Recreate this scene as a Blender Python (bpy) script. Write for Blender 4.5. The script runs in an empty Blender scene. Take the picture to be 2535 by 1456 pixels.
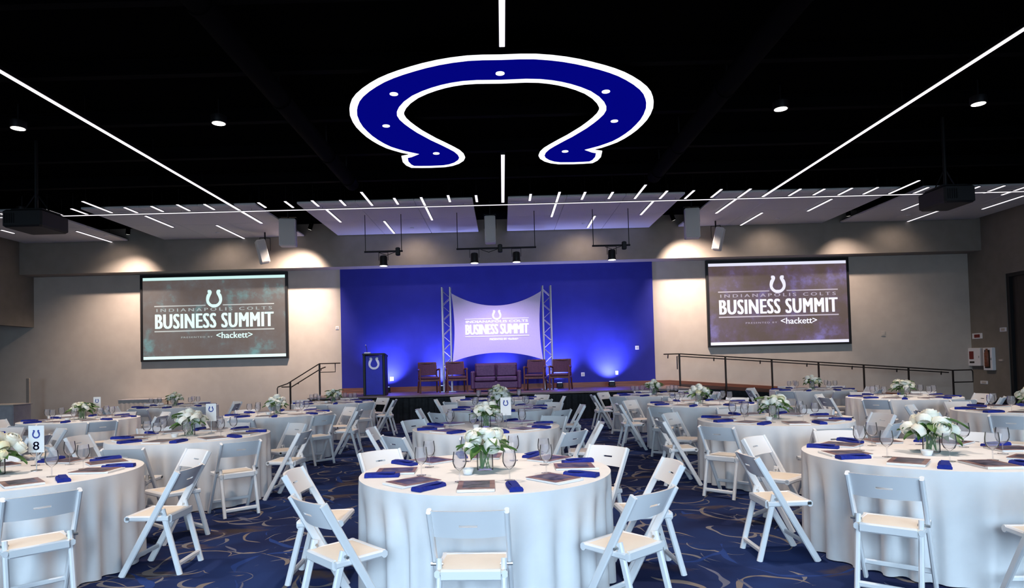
import bpy, math, random
from mathutils import Vector, Matrix, geometry

# ------------------------------------------------------------------ camera
SC = bpy.context.scene
COL = SC.collection
PI = math.pi
FPX, PX, PY, CAMZ = 1600.0, 1244.0, 854.0, 1.55
PITCH, ROLL = math.atan(46 / 1600), math.atan(.0255)
cam = bpy.data.cameras.new('camera')
cam.sensor_width = 36
cam.lens = 36 * FPX / 2535
cam.shift_x = (1267.5 - PX) / 2535
cam.shift_y = (PY - 728) / 2535
cam.clip_end = 200
camo = bpy.data.objects.new('camera', cam)
COL.objects.link(camo)
_fw = Vector((0, math.cos(PITCH), math.sin(PITCH)))
_u0 = Vector((0, -math.sin(PITCH), math.cos(PITCH)))
_r0 = Vector((1, 0, 0))
_r = _r0 * math.cos(ROLL) - _u0 * math.sin(ROLL)
_u = _u0 * math.cos(ROLL) + _r0 * math.sin(ROLL)
camo.matrix_world = Matrix(((_r.x, _u.x, -_fw.x, 0), (_r.y, _u.y, -_fw.y, 0), (_r.z, _u.z, -_fw.z, CAMZ), (0, 0, 0, 1)))
SC.camera = camo


def atz(x, y, z):
    d = _fw + _r * ((x - PX) / FPX) - _u * ((y - PY) / FPX)
    return Vector((0, 0, CAMZ)) + d * ((z - CAMZ) / d.z)


def aty(x, y, Y):
    d = _fw + _r * ((x - PX) / FPX) - _u * ((y - PY) / FPX)
    return Vector((0, 0, CAMZ)) + d * (Y / d.y)


# ------------------------------------------------------------------ view, world, large lights
SC.view_settings.view_transform = 'Standard'
SC.view_settings.look = 'None'
SC.view_settings.exposure = 0.0
SC.view_settings.gamma = 1.0
SC.view_settings.use_curve_mapping = False
W = bpy.data.worlds.new('world')
SC.world = W
W.use_nodes = True
W.node_tree.nodes['Background'].inputs[0].default_value = (.55, .72, 1, 1)
W.node_tree.nodes['Background'].inputs[1].default_value = .3

DAY, DOWN, WASH, STAGE, UP, ACC = 168, 430, 44, 270, 480, 1900
STRIP, SIGNW = 1.2, 1.25
SC.cycles.transparent_max_bounces = 32


def light(name, kind, loc, aim, energy, color, parent=None, **kw):
    d = bpy.data.lights.new(name, kind)
    d.energy = energy
    d.color = color
    for k, v in kw.items():
        setattr(d, k, v)
    o = bpy.data.objects.new(name, d)
    COL.objects.link(o)
    loc, aim = Vector(loc), Vector(aim)
    o.rotation_euler = (aim - loc).to_track_quat('-Z', 'Y').to_euler()
    o.location = loc
    if parent:
        o.parent = parent
        o.location = loc - parent.location
    return o


# daylight that enters by the glazed wall behind the camera, one light outside each window
BACKY = -2.4
WINX = (-10.4, -5.2, 0, 5.2, 10.4)
for wx in WINX:
    light('daylight', 'AREA', (wx, BACKY - .5, 2.3), (wx, 2.2, 0), DAY, (.60, .81, 1), shape='RECTANGLE', size=4.2, size_y=3.4, spread=math.radians(85))


# ------------------------------------------------------------------ materials
def mat(name, col, rough=.6, metal=0, emit=None, es=0, trans=0, ior=1.45, spec=.5, coat=0):
    m = bpy.data.materials.new(name)
    m.use_nodes = True
    b = m.node_tree.nodes['Principled BSDF']
    b.inputs['Base Color'].default_value = (*col, 1)
    b.inputs['Roughness'].default_value = rough
    b.inputs['Metallic'].default_value = metal
    b.inputs['Specular IOR Level'].default_value = spec
    b.inputs['IOR'].default_value = ior
    b.inputs['Transmission Weight'].default_value = trans
    b.inputs['Coat Weight'].default_value = coat
    if emit:
        b.inputs['Emission Color'].default_value = (*emit, 1)
        b.inputs['Emission Strength'].default_value = es
    return m


def nd(m, t, **kw):
    n = m.node_tree.nodes.new(t)
    for k, v in kw.items():
        setattr(n, k, v)
    return n


def lk(m, a, b):
    m.node_tree.links.new(a, b)


def noisy(m, scale, c1, c2, bump=0, bscale=None, detail=4, stretch=None, lo=.35, hi=.65):
    """colour grain and fine relief"""
    b = m.node_tree.nodes['Principled BSDF']
    tc = nd(m, 'ShaderNodeTexCoord')
    mp = nd(m, 'ShaderNodeMapping')
    if stretch:
        mp.inputs['Scale'].default_value = stretch
    lk(m, tc.outputs['Object'], mp.inputs['Vector'])
    n = nd(m, 'ShaderNodeTexNoise')
    n.inputs['Scale'].default_value = scale
    n.inputs['Detail'].default_value = detail
    lk(m, mp.outputs[0], n.inputs['Vector'])
    r = nd(m, 'ShaderNodeValToRGB')
    r.color_ramp.elements[0].position = lo
    r.color_ramp.elements[0].color = (*c1, 1)
    r.color_ramp.elements[1].position = hi
    r.color_ramp.elements[1].color = (*c2, 1)
    lk(m, n.outputs['Fac'], r.inputs[0])
    lk(m, r.outputs[0], b.inputs['Base Color'])
    if bump:
        n2 = nd(m, 'ShaderNodeTexNoise')
        n2.inputs['Scale'].default_value = bscale or scale * 8
        lk(m, mp.outputs[0], n2.inputs['Vector'])
        bp = nd(m, 'ShaderNodeBump')
        bp.inputs['Strength'].default_value = bump
        bp.inputs['Distance'].default_value = .01
        lk(m, n2.outputs['Fac'], bp.inputs['Height'])
        lk(m, bp.outputs[0], b.inputs['Normal'])
    return m


M = {}
M['wall'] = noisy(mat('beige_paint', (.5, .45, .4), .85), 3, (.57, .50, .44), (.61, .54, .475), .08, 120)
M['soffit'] = noisy(mat('shade_darkened_taupe', (.4, .37, .34), .85), 3, (.30, .265, .23), (.33, .29, .255), .08, 120)  # darker copy of the wall tone; the soffit's shade is put into the colour
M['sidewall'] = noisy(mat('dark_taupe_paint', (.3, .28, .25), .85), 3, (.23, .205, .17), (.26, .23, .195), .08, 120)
M['blue'] = noisy(mat('royal_blue_paint', (.02, .03, .4), .7), 3, (.014, .018, .27), (.018, .023, .30), .06, 100)
M['base'] = noisy(mat('cherry_wood', (.2, .06, .03), .4), 6, (.16, .05, .025), (.27, .09, .045), .05, 60, stretch=(.3, 3, 8))
M['black'] = mat('black_paint', (.006, .006, .007), .8, spec=.2)
M['ceil'] = mat('black_ceiling', (.0022, .0022, .0026), .95, spec=0)
M['duct'] = mat('black_duct', (.0026, .0026, .0034), .85, spec=.03)
M['blackmetal'] = mat('black_metal', (.02, .02, .022), .45, .6)
M['rail'] = mat('dark_bronze_metal', (.045, .035, .03), .4, .6)
M['cloud'] = noisy(mat('white_acoustic_panel', (.7, .7, .72), .9), 40, (.66, .66, .68), (.72, .72, .74), .1, 300)
M['lens'] = mat('light_lens', (1, 1, 1), .5, emit=(1, .93, .98), es=STRIP)
M['dlens'] = mat('downlight_lens', (1, 1, 1), .5, emit=(1, .93, .85), es=4)
M['wlens'] = mat('washer_lens', (.5, .5, .5), .5, emit=(1, .85, .7), es=.35)
M['signwhite'] = mat('sign_white_light', (1, 1, 1), .5, emit=(.98, .97, 1), es=SIGNW)
M['signblue'] = mat('sign_blue_acrylic', (.002, .002, .05), .7, spec=0, emit=(.0006, .0012, .20), es=1.0)
M['speaker'] = noisy(mat('white_speaker', (.7, .7, .7), .6), 60, (.66, .65, .64), (.7, .69, .68))
M['grille'] = mat('pale_grille', (.55, .54, .53), .7)
M['plastic'] = mat('white_resin', (.83, .83, .84), .38)
M['pad'] = noisy(mat('ivory_vinyl', (.8, .7, .58), .45), 10, (.81, .72, .61), (.84, .75, .64), .03, 200)
M['cloth'] = noisy(mat('white_linen', (.8, .8, .82), .9), 8, (.80, .795, .80), (.83, .825, .83), .05, 900)
M['wood'] = noisy(mat('mahogany', (.12, .03, .02), .35), 8, (.07, .018, .014), (.14, .04, .028), .05, 60, stretch=(2, 2, .3))
M['uphol'] = noisy(mat('maroon_upholstery', (.1, .03, .05), .85), 40, (.055, .02, .04), (.08, .03, .055), .2, 300)
M['sofa'] = noisy(mat('plum_leather', (.11, .04, .1), .5), 20, (.06, .022, .07), (.085, .035, .09), .2, 120)
M['stage'] = noisy(mat('stage_wood', (.2, .12, .11), .35), 5, (.17, .10, .10), (.25, .16, .15), .05, 80, stretch=(.3, 4, 1))
M['skirt'] = noisy(mat('black_stage_skirt', (.01, .012, .015), .7), 10, (.007, .008, .010), (.018, .022, .026))
M['alu'] = mat('aluminium_truss', (.62, .62, .66), .35, .7)
M['fabric'] = noisy(mat('light_tinted_fabric', (.7, .62, .88), .8), 40, (.66, .58, .86), (.70, .62, .88))  # white fabric with the lavender light on it put into its colour
M['print'] = mat('projected_lettering_white', (.95, .95, .97), .7, emit=(.9, .88, 1), es=.3)  # glowing white stands for lettering projected onto the stretch fabric
M['lectern'] = noisy(mat('blue_lectern', (.01, .01, .36), .45), 5, (.004, .004, .42), (.006, .006, .48))
M['whiteprint'] = mat('white_vinyl', (.9, .9, .93), .5)
M['napkin'] = noisy(mat('navy_linen', (.01, .02, .2), .85), 50, (.006, .016, .22), (.010, .026, .29), .3, 700)
M['paper'] = mat('white_paper', (.82, .82, .82), .7)
M['cover'] = noisy(mat('brown_cover', (.2, .1, .09), .35), 9, (.16, .08, .08), (.36, .22, .20))
M['photo'] = noisy(mat('dusky_cover_photo', (.08, .08, .11), .3), 18, (.03, .03, .05), (.17, .15, .21))
M['green'] = noisy(mat('leaf_green', (.08, .2, .04), .5), 12, (.045, .12, .02), (.12, .25, .06))
M['stem'] = mat('stem_green', (.1, .22, .05), .5)
M['petal'] = noisy(mat('cream_petal', (.85, .83, .7), .65), 20, (.86, .85, .72), (.9, .89, .82))
M['petal2'] = noisy(mat('yellow_white_petal', (.85, .8, .5), .65), 20, (.84, .81, .52), (.88, .86, .66))
M['dish'] = mat('white_china', (.85, .86, .86), .2, coat=.3)
M['steel'] = mat('brushed_steel', (.5, .5, .5), .35, .9)
M['red'] = mat('red_enamel', (.2, .025, .02), .4)
M['greywood'] = noisy(mat('grey_laminate', (.3, .27, .28), .6), 8, (.44, .40, .41), (.5, .46, .47))
M['dark'] = mat('dark_doorway', (.02, .018, .016), .8)
M['doorwood'] = noisy(mat('dark_door', (.05, .04, .035), .6), 5, (.045, .035, .03), (.06, .05, .042), stretch=(3, 3, .3))
M['ink'] = mat('blue_ink', (.03, .06, .3), .6)
M['uplens'] = mat('uplight_lens', (.2, .3, 1), .5, emit=(.25, .35, 1), es=6)
M['frame'] = mat('black_frame', (.012, .012, .014), .5)
M['window'] = mat('window_frame', (.06, .06, .065), .4, .5)

# thin clear glass: mostly clear, a little reflection (Fresnel)
def clear(name, tint=(.96, .97, .98), haze=0, ior=1.45):
    m = bpy.data.materials.new(name)
    m.use_nodes = True
    nt = m.node_tree
    nt.nodes.clear()
    out = nt.nodes.new('ShaderNodeOutputMaterial')
    mx = nt.nodes.new('ShaderNodeMixShader')
    t = nt.nodes.new('ShaderNodeBsdfTransparent')
    t.inputs[0].default_value = (*tint, 1)
    if haze:
        df = nt.nodes.new('ShaderNodeBsdfDiffuse')
        df.inputs[0].default_value = (.9, .9, .92, 1)
        tl_ = nt.nodes.new('ShaderNodeBsdfTranslucent')
        tl_.inputs[0].default_value = (.9, .9, .92, 1)
        m1, m2 = nt.nodes.new('ShaderNodeMixShader'), nt.nodes.new('ShaderNodeMixShader')
        nt.links.new(df.outputs[0], m1.inputs[1])
        nt.links.new(tl_.outputs[0], m1.inputs[2])
        m2.inputs[0].default_value = haze
        nt.links.new(t.outputs[0], m2.inputs[1])
        nt.links.new(m1.outputs[0], m2.inputs[2])
        t = m2
    g = nt.nodes.new('ShaderNodeBsdfGlossy')
    g.inputs['Roughness'].default_value = .08
    fr = nt.nodes.new('ShaderNodeFresnel')
    fr.inputs[0].default_value = ior
    nt.links.new(fr.outputs[0], mx.inputs[0])
    nt.links.new(t.outputs[0], mx.inputs[1])
    nt.links.new(g.outputs[0], mx.inputs[2])
    nt.links.new(mx.outputs[0], out.inputs[0])
    return m


M['glass'] = clear('clear_glass', (.97, .97, .98), .10, 1.15)
M['vase'] = clear('vase_glass', (.95, .97, .96), .07, 1.15)
M['pane'] = clear('window_glass')


def carpet():
    m = mat('carpet', (.02, .03, .12), .95, spec=.1)
    b = m.node_tree.nodes['Principled BSDF']
    tc = nd(m, 'ShaderNodeTexCoord')
    wn = nd(m, 'ShaderNodeTexNoise')
    wn.inputs['Scale'].default_value = 1.1
    wn.inputs['Detail'].default_value = 2
    lk(m, tc.outputs['Object'], wn.inputs['Vector'])
    sub = nd(m, 'ShaderNodeVectorMath', operation='SUBTRACT')
    sub.inputs[1].default_value = (.5, .5, .5)
    lk(m, wn.outputs['Color'], sub.inputs[0])
    scl = nd(m, 'ShaderNodeVectorMath', operation='SCALE')
    scl.inputs['Scale'].default_value = .55
    lk(m, sub.outputs[0], scl.inputs[0])
    add = nd(m, 'ShaderNodeVectorMath', operation='ADD')
    lk(m, tc.outputs['Object'], add.inputs[0])
    lk(m, scl.outputs[0], add.inputs[1])

    def mth(op, a, bb):
        n = nd(m, 'ShaderNodeMath', operation=op)
        for i, v in enumerate((a, bb)):
            if isinstance(v, (int, float)):
                n.inputs[i].default_value = v
            else:
                lk(m, v, n.inputs[i])
        return n.outputs[0]

    def arcs(scale, r, w, seed, thr):
        mp = nd(m, 'ShaderNodeMapping')
        mp.inputs['Location'].default_value = (seed, seed * 1.7, 0)
        lk(m, add.outputs[0], mp.inputs['Vector'])
        v = nd(m, 'ShaderNodeTexVoronoi', voronoi_dimensions='2D')
        v.inputs['Scale'].default_value = scale
        v.inputs['Randomness'].default_value = .8
        lk(m, mp.outputs[0], v.inputs['Vector'])
        d = mth('ABSOLUTE', mth('SUBTRACT', v.outputs['Distance'], r), 0)
        n = nd(m, 'ShaderNodeTexNoise')
        n.inputs['Scale'].default_value = 2.1
        lk(m, mp.outputs[0], n.inputs['Vector'])
        wid = mth('MULTIPLY', mth('SUBTRACT', n.outputs['Fac'], thr), w)
        return mth('LESS_THAN', d, wid)

    def mix(fac, a, bb):
        n = nd(m, 'ShaderNodeMix', data_type='RGBA')
        lk(m, fac, n.inputs[0])
        for i, v in ((6, a), (7, bb)):
            if isinstance(v, tuple):
                n.inputs[i].default_value = (*v, 1)
            else:
                lk(m, v, n.inputs[i])
        return n.outputs[2]
    n1 = nd(m, 'ShaderNodeTexNoise')
    n1.inputs['Scale'].default_value = .8
    n1.inputs['Detail'].default_value = 3
    lk(m, add.outputs[0], n1.inputs['Vector'])
    f1 = nd(m, 'ShaderNodeMapRange')
    f1.inputs[1].default_value, f1.inputs[2].default_value = .4, .62
    lk(m, n1.outputs['Fac'], f1.inputs[0])
    base = mix(f1.outputs[0], (.013, .020, .070), (.018, .038, .135))
    n2 = nd(m, 'ShaderNodeTexNoise')
    n2.inputs['Scale'].default_value = 1.6
    n2.inputs['Detail'].default_value = 5
    mp2 = nd(m, 'ShaderNodeMapping')
    mp2.inputs['Location'].default_value = (11, 4, 0)
    mp2.inputs['Scale'].default_value = (.7, 1.3, 1)
    lk(m, add.outputs[0], mp2.inputs['Vector'])
    lk(m, mp2.outputs[0], n2.inputs['Vector'])
    f2 = nd(m, 'ShaderNodeMapRange')
    f2.inputs[1].default_value, f2.inputs[2].default_value = .60, .68
    f2.inputs[4].default_value = .8
    lk(m, n2.outputs['Fac'], f2.inputs[0])
    c = mix(f2.outputs[0], base, (.09, .065, .055))
    c = mix(arcs(1.25, .36, .17, 3.1, .45), c, (.20, .17, .155))
    c = mix(arcs(1.05, .52, .14, 3.1, .5), c, (.13, .135, .19))
    c = mix(arcs(1.7, .33, .18, 9.4, .47), c, (.19, .18, .19))
    c = mix(arcs(.8, .45, .12, 17.2, .45), c, (.022, .05, .19))
    lk(m, c, b.inputs['Base Color'])
    n3 = nd(m, 'ShaderNodeTexNoise')
    n3.inputs['Scale'].default_value = 160
    lk(m, tc.outputs['Object'], n3.inputs['Vector'])
    bp = nd(m, 'ShaderNodeBump')
    bp.inputs['Strength'].default_value = .4
    bp.inputs['Distance'].default_value = .006
    lk(m, n3.outputs['Fac'], bp.inputs['Height'])
    lk(m, bp.outputs[0], b.inputs['Normal'])
    return m


M['carpet'] = carpet()


def screen_mat(name, base, base2, tint, seed):
    """the projected slide behind the lettering: mottled dusky picture with a coloured haze in the middle"""
    m = mat(name, (.05, .05, .05), .7)
    b = m.node_tree.nodes['Principled BSDF']
    tc = nd(m, 'ShaderNodeTexCoord')
    mp = nd(m, 'ShaderNodeMapping')
    mp.inputs['Location'].default_value = (seed, 0, seed)
    lk(m, tc.outputs['Object'], mp.inputs['Vector'])
    n = nd(m, 'ShaderNodeTexNoise')
    n.inputs['Scale'].default_value = 1.3
    n.inputs['Detail'].default_value = 6
    n.inputs['Roughness'].default_value = .65
    lk(m, mp.outputs[0], n.inputs['Vector'])
    r = nd(m, 'ShaderNodeValToRGB')
    r.color_ramp.elements[0].position = .42
    r.color_ramp.elements[0].color = (*base, 1)
    r.color_ramp.elements[1].position = .70
    r.color_ramp.elements[1].color = (*tint, 1)
    e = r.color_ramp.elements.new(.55)
    e.color = (*base2, 1)
    lk(m, n.outputs['Fac'], r.inputs[0])
    lk(m, r.outputs[0], b.inputs['Emission Color'])
    b.inputs['Emission Strength'].default_value = 1.0
    return m


M['scrL'] = screen_mat('teal_slide', (.105, .080, .072), (.115, .100, .10), (.13, .29, .30), 0)
M['scrR'] = screen_mat('purple_slide', (.095, .062, .055), (.115, .075, .115), (.20, .16, .42), 0)
M['txtL'] = mat('teal_white_projection', (.3, .3, .3), .7, emit=(.62, .92, .88), es=.95)
M['txtR'] = mat('lavender_white_projection', (.3, .3, .3), .7, emit=(.80, .80, .96), es=.95)
M['dimL'] = mat('dim_teal_projection', (.2, .2, .2), .7, emit=(.33, .38, .38), es=1)
M['dimR'] = mat('dim_lavender_projection', (.2, .2, .2), .7, emit=(.38, .33, .42), es=1)


# ------------------------------------------------------------------ mesh helpers
class MB:
    def __init__(s):
        s.v, s.f = [], []

    def add(s, vs, fs):
        o = len(s.v)
        s.v += [tuple(v) for v in vs]
        s.f += [tuple(i + o for i in f) for f in fs]
        return s

    def box(s, x0, x1, y0, y1, z0, z1):
        return s.add([(x, y, z) for z in (z0, z1) for y in (y0, y1) for x in (x0, x1)],
                     [(0, 2, 3, 1), (4, 5, 7, 6), (0, 1, 5, 4), (2, 6, 7, 3), (0, 4, 6, 2), (1, 3, 7, 5)])

    def cbox(s, x0, x1, y0, y1, z0, z1, c):
        """box with chamfered vertical and horizontal edges"""
        rings = []
        for z, i in ((z0, c), (z0 + c, 0), (z1 - c, 0), (z1, c)):
            X0, X1, Y0, Y1 = x0 + i, x1 - i, y0 + i, y1 - i
            rings.append([(X0 + c, Y0, z), (X1 - c, Y0, z), (X1, Y0 + c, z), (X1, Y1 - c, z),
                          (X1 - c, Y1, z), (X0 + c, Y1, z), (X0, Y1 - c, z), (X0, Y0 + c, z)])
        return s.loft(rings)

    def loft(s, rings, cap=True, closed=True):
        n = len(rings[0])
        vs = [p for r in rings for p in r]
        fs = []
        for k in range(len(rings) - 1):
            for i in range(n if closed else n - 1):
                j = (i + 1) % n
                fs.append((k * n + i, k * n + j, (k + 1) * n + j, (k + 1) * n + i))
        if cap:
            fs.append(tuple(range(n - 1, -1, -1)))
            fs.append(tuple((len(rings) - 1) * n + i for i in range(n)))
        return s.add(vs, fs)

    def bar(s, p0, p1, w, h, up=(0, 0, 1), c=.3):
        """straight bar of chamfered w x h section"""
        p0, p1 = Vector(p0), Vector(p1)
        d = (p1 - p0).normalized()
        side = d.cross(Vector(up))
        if side.length < 1e-4:
            side = d.cross(Vector((0, 1, 0)))
        side.normalize()
        u = side.cross(d)
        k = min(w, h) * c
        sec = [(-w / 2 + k, -h / 2), (w / 2 - k, -h / 2), (w / 2, -h / 2 + k), (w / 2, h / 2 - k),
               (w / 2 - k, h / 2), (-w / 2 + k, h / 2), (-w / 2, h / 2 - k), (-w / 2, -h / 2 + k)]
        return s.loft([[p + side * a + u * b for a, b in sec] for p in (p0, p1)])

    def tube(s, pts, r, n=8):
        pts = [Vector(p) for p in pts]
        rings = []
        for i, p in enumerate(pts):
            d = (pts[min(i + 1, len(pts) - 1)] - pts[max(i - 1, 0)]).normalized()
            a = d.orthogonal() if abs(d.z) > .9 else d.cross(Vector((0, 0, 1)))
            a.normalize()
            b = d.cross(a)
            if rings and len(pts) > 2:
                a = (pa - d * pa.dot(d)).normalized()
                b = d.cross(a)
            pa = a
            rr = r[i] if isinstance(r, (list, tuple)) else r
            rings.append([p + (a * math.cos(2 * PI * k / n) + b * math.sin(2 * PI * k / n)) * rr for k in range(n)])
        return s.loft(rings)

    def lathe(s, prof, n=16, c=(0, 0, 0)):
        rings = [[(c[0] + r * math.cos(2 * PI * k / n), c[1] + r * math.sin(2 * PI * k / n), c[2] + z) for k in range(n)] for r, z in prof]
        return s.loft(rings)

    def slab(s, fn, nu, nv, hole=()):
        """fn(u, v, side) -> point, side 0 and 1 are the two faces; hole = set of (i, j) cells left open"""
        vs = [fn(i / nu, j / nv, k) for k in (0, 1) for j in range(nv + 1) for i in range(nu + 1)]
        N = (nu + 1) * (nv + 1)
        idx = lambda i, j, k: k * N + j * (nu + 1) + i
        cells = {(i, j) for i in range(nu) for j in range(nv)} - set(hole)
        fs = []
        for i, j in cells:
            fs.append((idx(i, j, 0), idx(i + 1, j, 0), idx(i + 1, j + 1, 0), idx(i, j + 1, 0)))
            fs.append((idx(i, j, 1), idx(i, j + 1, 1), idx(i + 1, j + 1, 1), idx(i + 1, j, 1)))
            for di, dj, a, b in ((-1, 0, (i, j + 1), (i, j)), (1, 0, (i + 1, j), (i + 1, j + 1)), (0, -1, (i, j), (i + 1, j)), (0, 1, (i + 1, j + 1), (i, j + 1))):
                if (i + di, j + dj) not in cells:
                    fs.append((idx(*a, 0), idx(*a, 1), idx(*b, 1), idx(*b, 0)))
        return s.add(vs, fs)

    def poly(s, loops, to3, t):
        """extruded polygon (first loop outline, the rest holes); to3(x, y, w) -> point, w in 0..t"""
        flat = [[Vector((x, y, 0)) for x, y in lp] for lp in loops]
        tris = geometry.tessellate_polygon(flat)
        pts = [p for lp in flat for p in lp]
        n = len(pts)
        vs = [to3(p.x, p.y, 0) for p in pts] + [to3(p.x, p.y, t) for p in pts]
        fs = [tuple(tr) for tr in tris] + [tuple(i + n for i in reversed(tr)) for tr in tris]
        o = 0
        for lp in loops:
            k = len(lp)
            for i in range(k):
                j = (i + 1) % k
                fs.append((o + i, o + j, o + j + n, o + i + n))
            o += k
        return s.add(vs, fs)

    def mesh(s, name, m, smooth=None):
        me = bpy.data.meshes.new(name)
        me.from_pydata(s.v, [], s.f)
        me.validate()
        import bmesh
        bm = bmesh.new()
        bm.from_mesh(me)
        bmesh.ops.recalc_face_normals(bm, faces=bm.faces)
        bm.to_mesh(me)
        bm.free()
        if m:
            me.materials.append(M[m])
        if smooth:
            me.polygons.foreach_set('use_smooth', [True] * len(me.polygons))
            me.set_sharp_from_angle(angle=smooth)
        me.update()
        return me

    def build(s, name, m, parent=None, smooth=None, loc=None):
        o = bpy.data.objects.new(name, s.mesh(name, m, smooth))
        COL.objects.link(o)
        if parent:
            o.parent = parent
        if loc:
            o.location = loc
        return o


def tag(o, label, cat, group=None):
    o['label'] = label
    o['category'] = cat
    if group:
        o['group'] = group
    return o


def thing(name, label, cat, loc=(0, 0, 0), rz=0, group=None):
    o = bpy.data.objects.new(name, None)
    COL.objects.link(o)
    o.location = loc
    o.rotation_euler = (0, 0, rz)
    o.empty_display_size = .1
    return tag(o, label, cat, group)


def struct(o, label=None):
    o['kind'] = 'structure'
    if label:
        o['label'] = label
    return o


def inst(name, me, parent=None, loc=(0, 0, 0), rot=(0, 0, 0), sc=1):
    o = bpy.data.objects.new(name, me)
    COL.objects.link(o)
    o.parent = parent
    o.location = loc
    o.rotation_euler = rot
    o.scale = (sc, sc, sc)
    return o


def dup(root, loc, rz, label, group=None):
    def cp(o, par):
        c = o.copy()
        COL.objects.link(c)
        c.parent = par
        for ch in o.children:
            cp(ch, c)
        return c
    r = cp(root, None)
    r.location = loc
    r.rotation_euler = (0, 0, rz)
    r['label'] = label
    if group:
        r['group'] = group
    return r


_txt = {}


def text_mesh(txt, w, h, m, to3, t=.004, bold=.02, space=1.0):
    """lettering scaled to a w x h box centred on 0, put in place by to3(x, y, w)"""
    cu = bpy.data.curves.new('lettering', 'FONT')
    cu.body = txt
    cu.space_character = space
    cu.resolution_u = 3
    ob = bpy.data.objects.new('lettering', cu)
    COL.objects.link(ob)
    bpy.context.view_layer.update()
    me = bpy.data.meshes.new_from_object(ob.evaluated_get(bpy.context.evaluated_depsgraph_get()))
    bpy.data.objects.remove(ob)
    xs = [v.co.x for v in me.vertices]
    ys = [v.co.y for v in me.vertices]
    x0, x1, y0, y1 = min(xs), max(xs), min(ys), max(ys)
    vs = [(((v.co.x - x0) / (x1 - x0) - .5) * w, ((v.co.y - y0) / (y1 - y0) - .5) * h) for v in me.vertices]
    fs = [tuple(p.vertices) for p in me.polygons]
    b = MB()
    for k in (-1, 0, 1):
        b.add([to3(x + k * bold * h, y, t) for x, y in vs], fs)
    me = bpy.data.meshes.new('lettering')
    me.from_pydata(b.v, [], b.f)
    me.materials.append(M[m])
    return me


# ------------------------------------------------------------------ horseshoe outline (half traced, mirrored), opening to +y
_half = [(1270, 122), (1120, 124), (1000, 130), (870, 146), (760, 165), (650, 190), (560, 215), (460, 246), (380, 275), (305, 308), (240, 345),
         (180, 386), (130, 430), (100, 470), (85, 512), (80, 545), (84, 590), (105, 640), (133, 682), (170, 720), (212, 757), (260, 790),
         (312, 820), (370, 847), (430, 866), (490, 883), (562, 896), (535, 905), (488, 914), (498, 955), (525, 982), (565, 1000), (640, 1001), (720, 1000), (830, 995),
         (890, 985), (940, 968), (975, 945), (987, 922), (975, 895), (945, 868), (900, 843), (830, 808), (760, 775), (700, 742), (650, 714), (600, 680), (560, 650),
         (525, 618), (508, 590), (508, 565), (524, 533), (560, 494), (620, 452), (690, 420), (760, 395), (830, 375), (900, 360), (980, 348),
         (1080, 341), (1270, 339)]
SIGNZ = 5.55
SIGNX = .08
_pl = []
for cx, cy in _half:
    p = atz(840 + cx / 3.169, 100 + cy / 3.169, SIGNZ)
    _pl.append([min(0, p.x - SIGNX), p.y])
_pl[0][0] = _pl[-1][0] = 0
HS = [tuple(p) for p in _pl] + [(-x, y) for x, y in reversed(_pl[1:-1])]


def area2(lp):
    return sum(lp[i][0] * lp[(i + 1) % len(lp)][1] - lp[(i + 1) % len(lp)][0] * lp[i][1] for i in range(len(lp)))


if area2(HS) < 0:
    HS.reverse()


def inset(lp, d):
    out = []
    n = len(lp)
    for i in range(n):
        a, b, c = Vector(lp[i - 1]), Vector(lp[i]), Vector(lp[(i + 1) % n])
        e1, e2 = (b - a).normalized(), (c - b).normalized()
        n1, n2 = Vector((-e1.y, e1.x)), Vector((-e2.y, e2.x))
        bis = (n1 + n2)
        if bis.length < 1e-3:
            bis = n1
        bis.normalize()
        k = min(1.35, 1 / max(.3, bis.dot(n1)))
        q = b + bis * d * k
        out.append((q.x, q.y))
    return out


_ymin, _ymax = min(y for x, y in HS), max(y for x, y in HS)
_w = max(x for x, y in HS) * 2
HSN = [(x / _w, (y - (_ymin + _ymax) / 2) / _w) for x, y in HS]   # width 1, centred, opening to +y
HS_ASPECT = (_ymax - _ymin) / _w


def horseshoe(mb, cx, cy, w, h, to3, t):
    return mb.poly([[(cx + x * w, cy + y * h / HS_ASPECT) for x, y in HSN]], to3, t)


# ------------------------------------------------------------------ the room
WX, WY, CEIL = 14.65, 20.2, 5.95
struct(MB().box(-19, 16, BACKY - .2, WY + .2, -.1, 0).build('floor', 'carpet'), 'navy carpet with tan and pale blue swirls')
struct(MB().box(-19, 16, BACKY - .2, WY + .2, CEIL, CEIL + .1).build('ceiling', 'ceil'), 'black painted open ceiling')
struct(MB().box(-19, WX, WY, WY + .2, 0, CEIL).build('wall_front', 'wall'), 'beige wall behind the stage and screens')
bw = aty(1618, 800, WY).x
struct(MB().box(-5.03, 4.74, WY - .04, WY, .75, 4.75).build('wall_stage', 'blue'), 'royal blue wall behind the stage')
struct(MB().box(-WX, WX, 19.6, WY, 4.62, CEIL).build('wall_soffit', 'soffit'), 'soffit above the screens, shade put into its taupe colour')
# left wall: low opening at its far end
wl = MB().box(-WX - .25, -WX, BACKY, WY, 3.05, CEIL).box(-WX - .25, -WX, BACKY, 13.5, 0, 3.05)
struct(wl.build('wall_left', 'sidewall'), 'dark taupe side wall with a wide opening')
struct(MB().box(-19, -18.8, 13, WY, 0, CEIL).box(-18.8, -WX - .25, 13, 13.2, 0, CEIL).build('wall_alcove', 'wall'), 'beige wall of the alcove')
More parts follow.
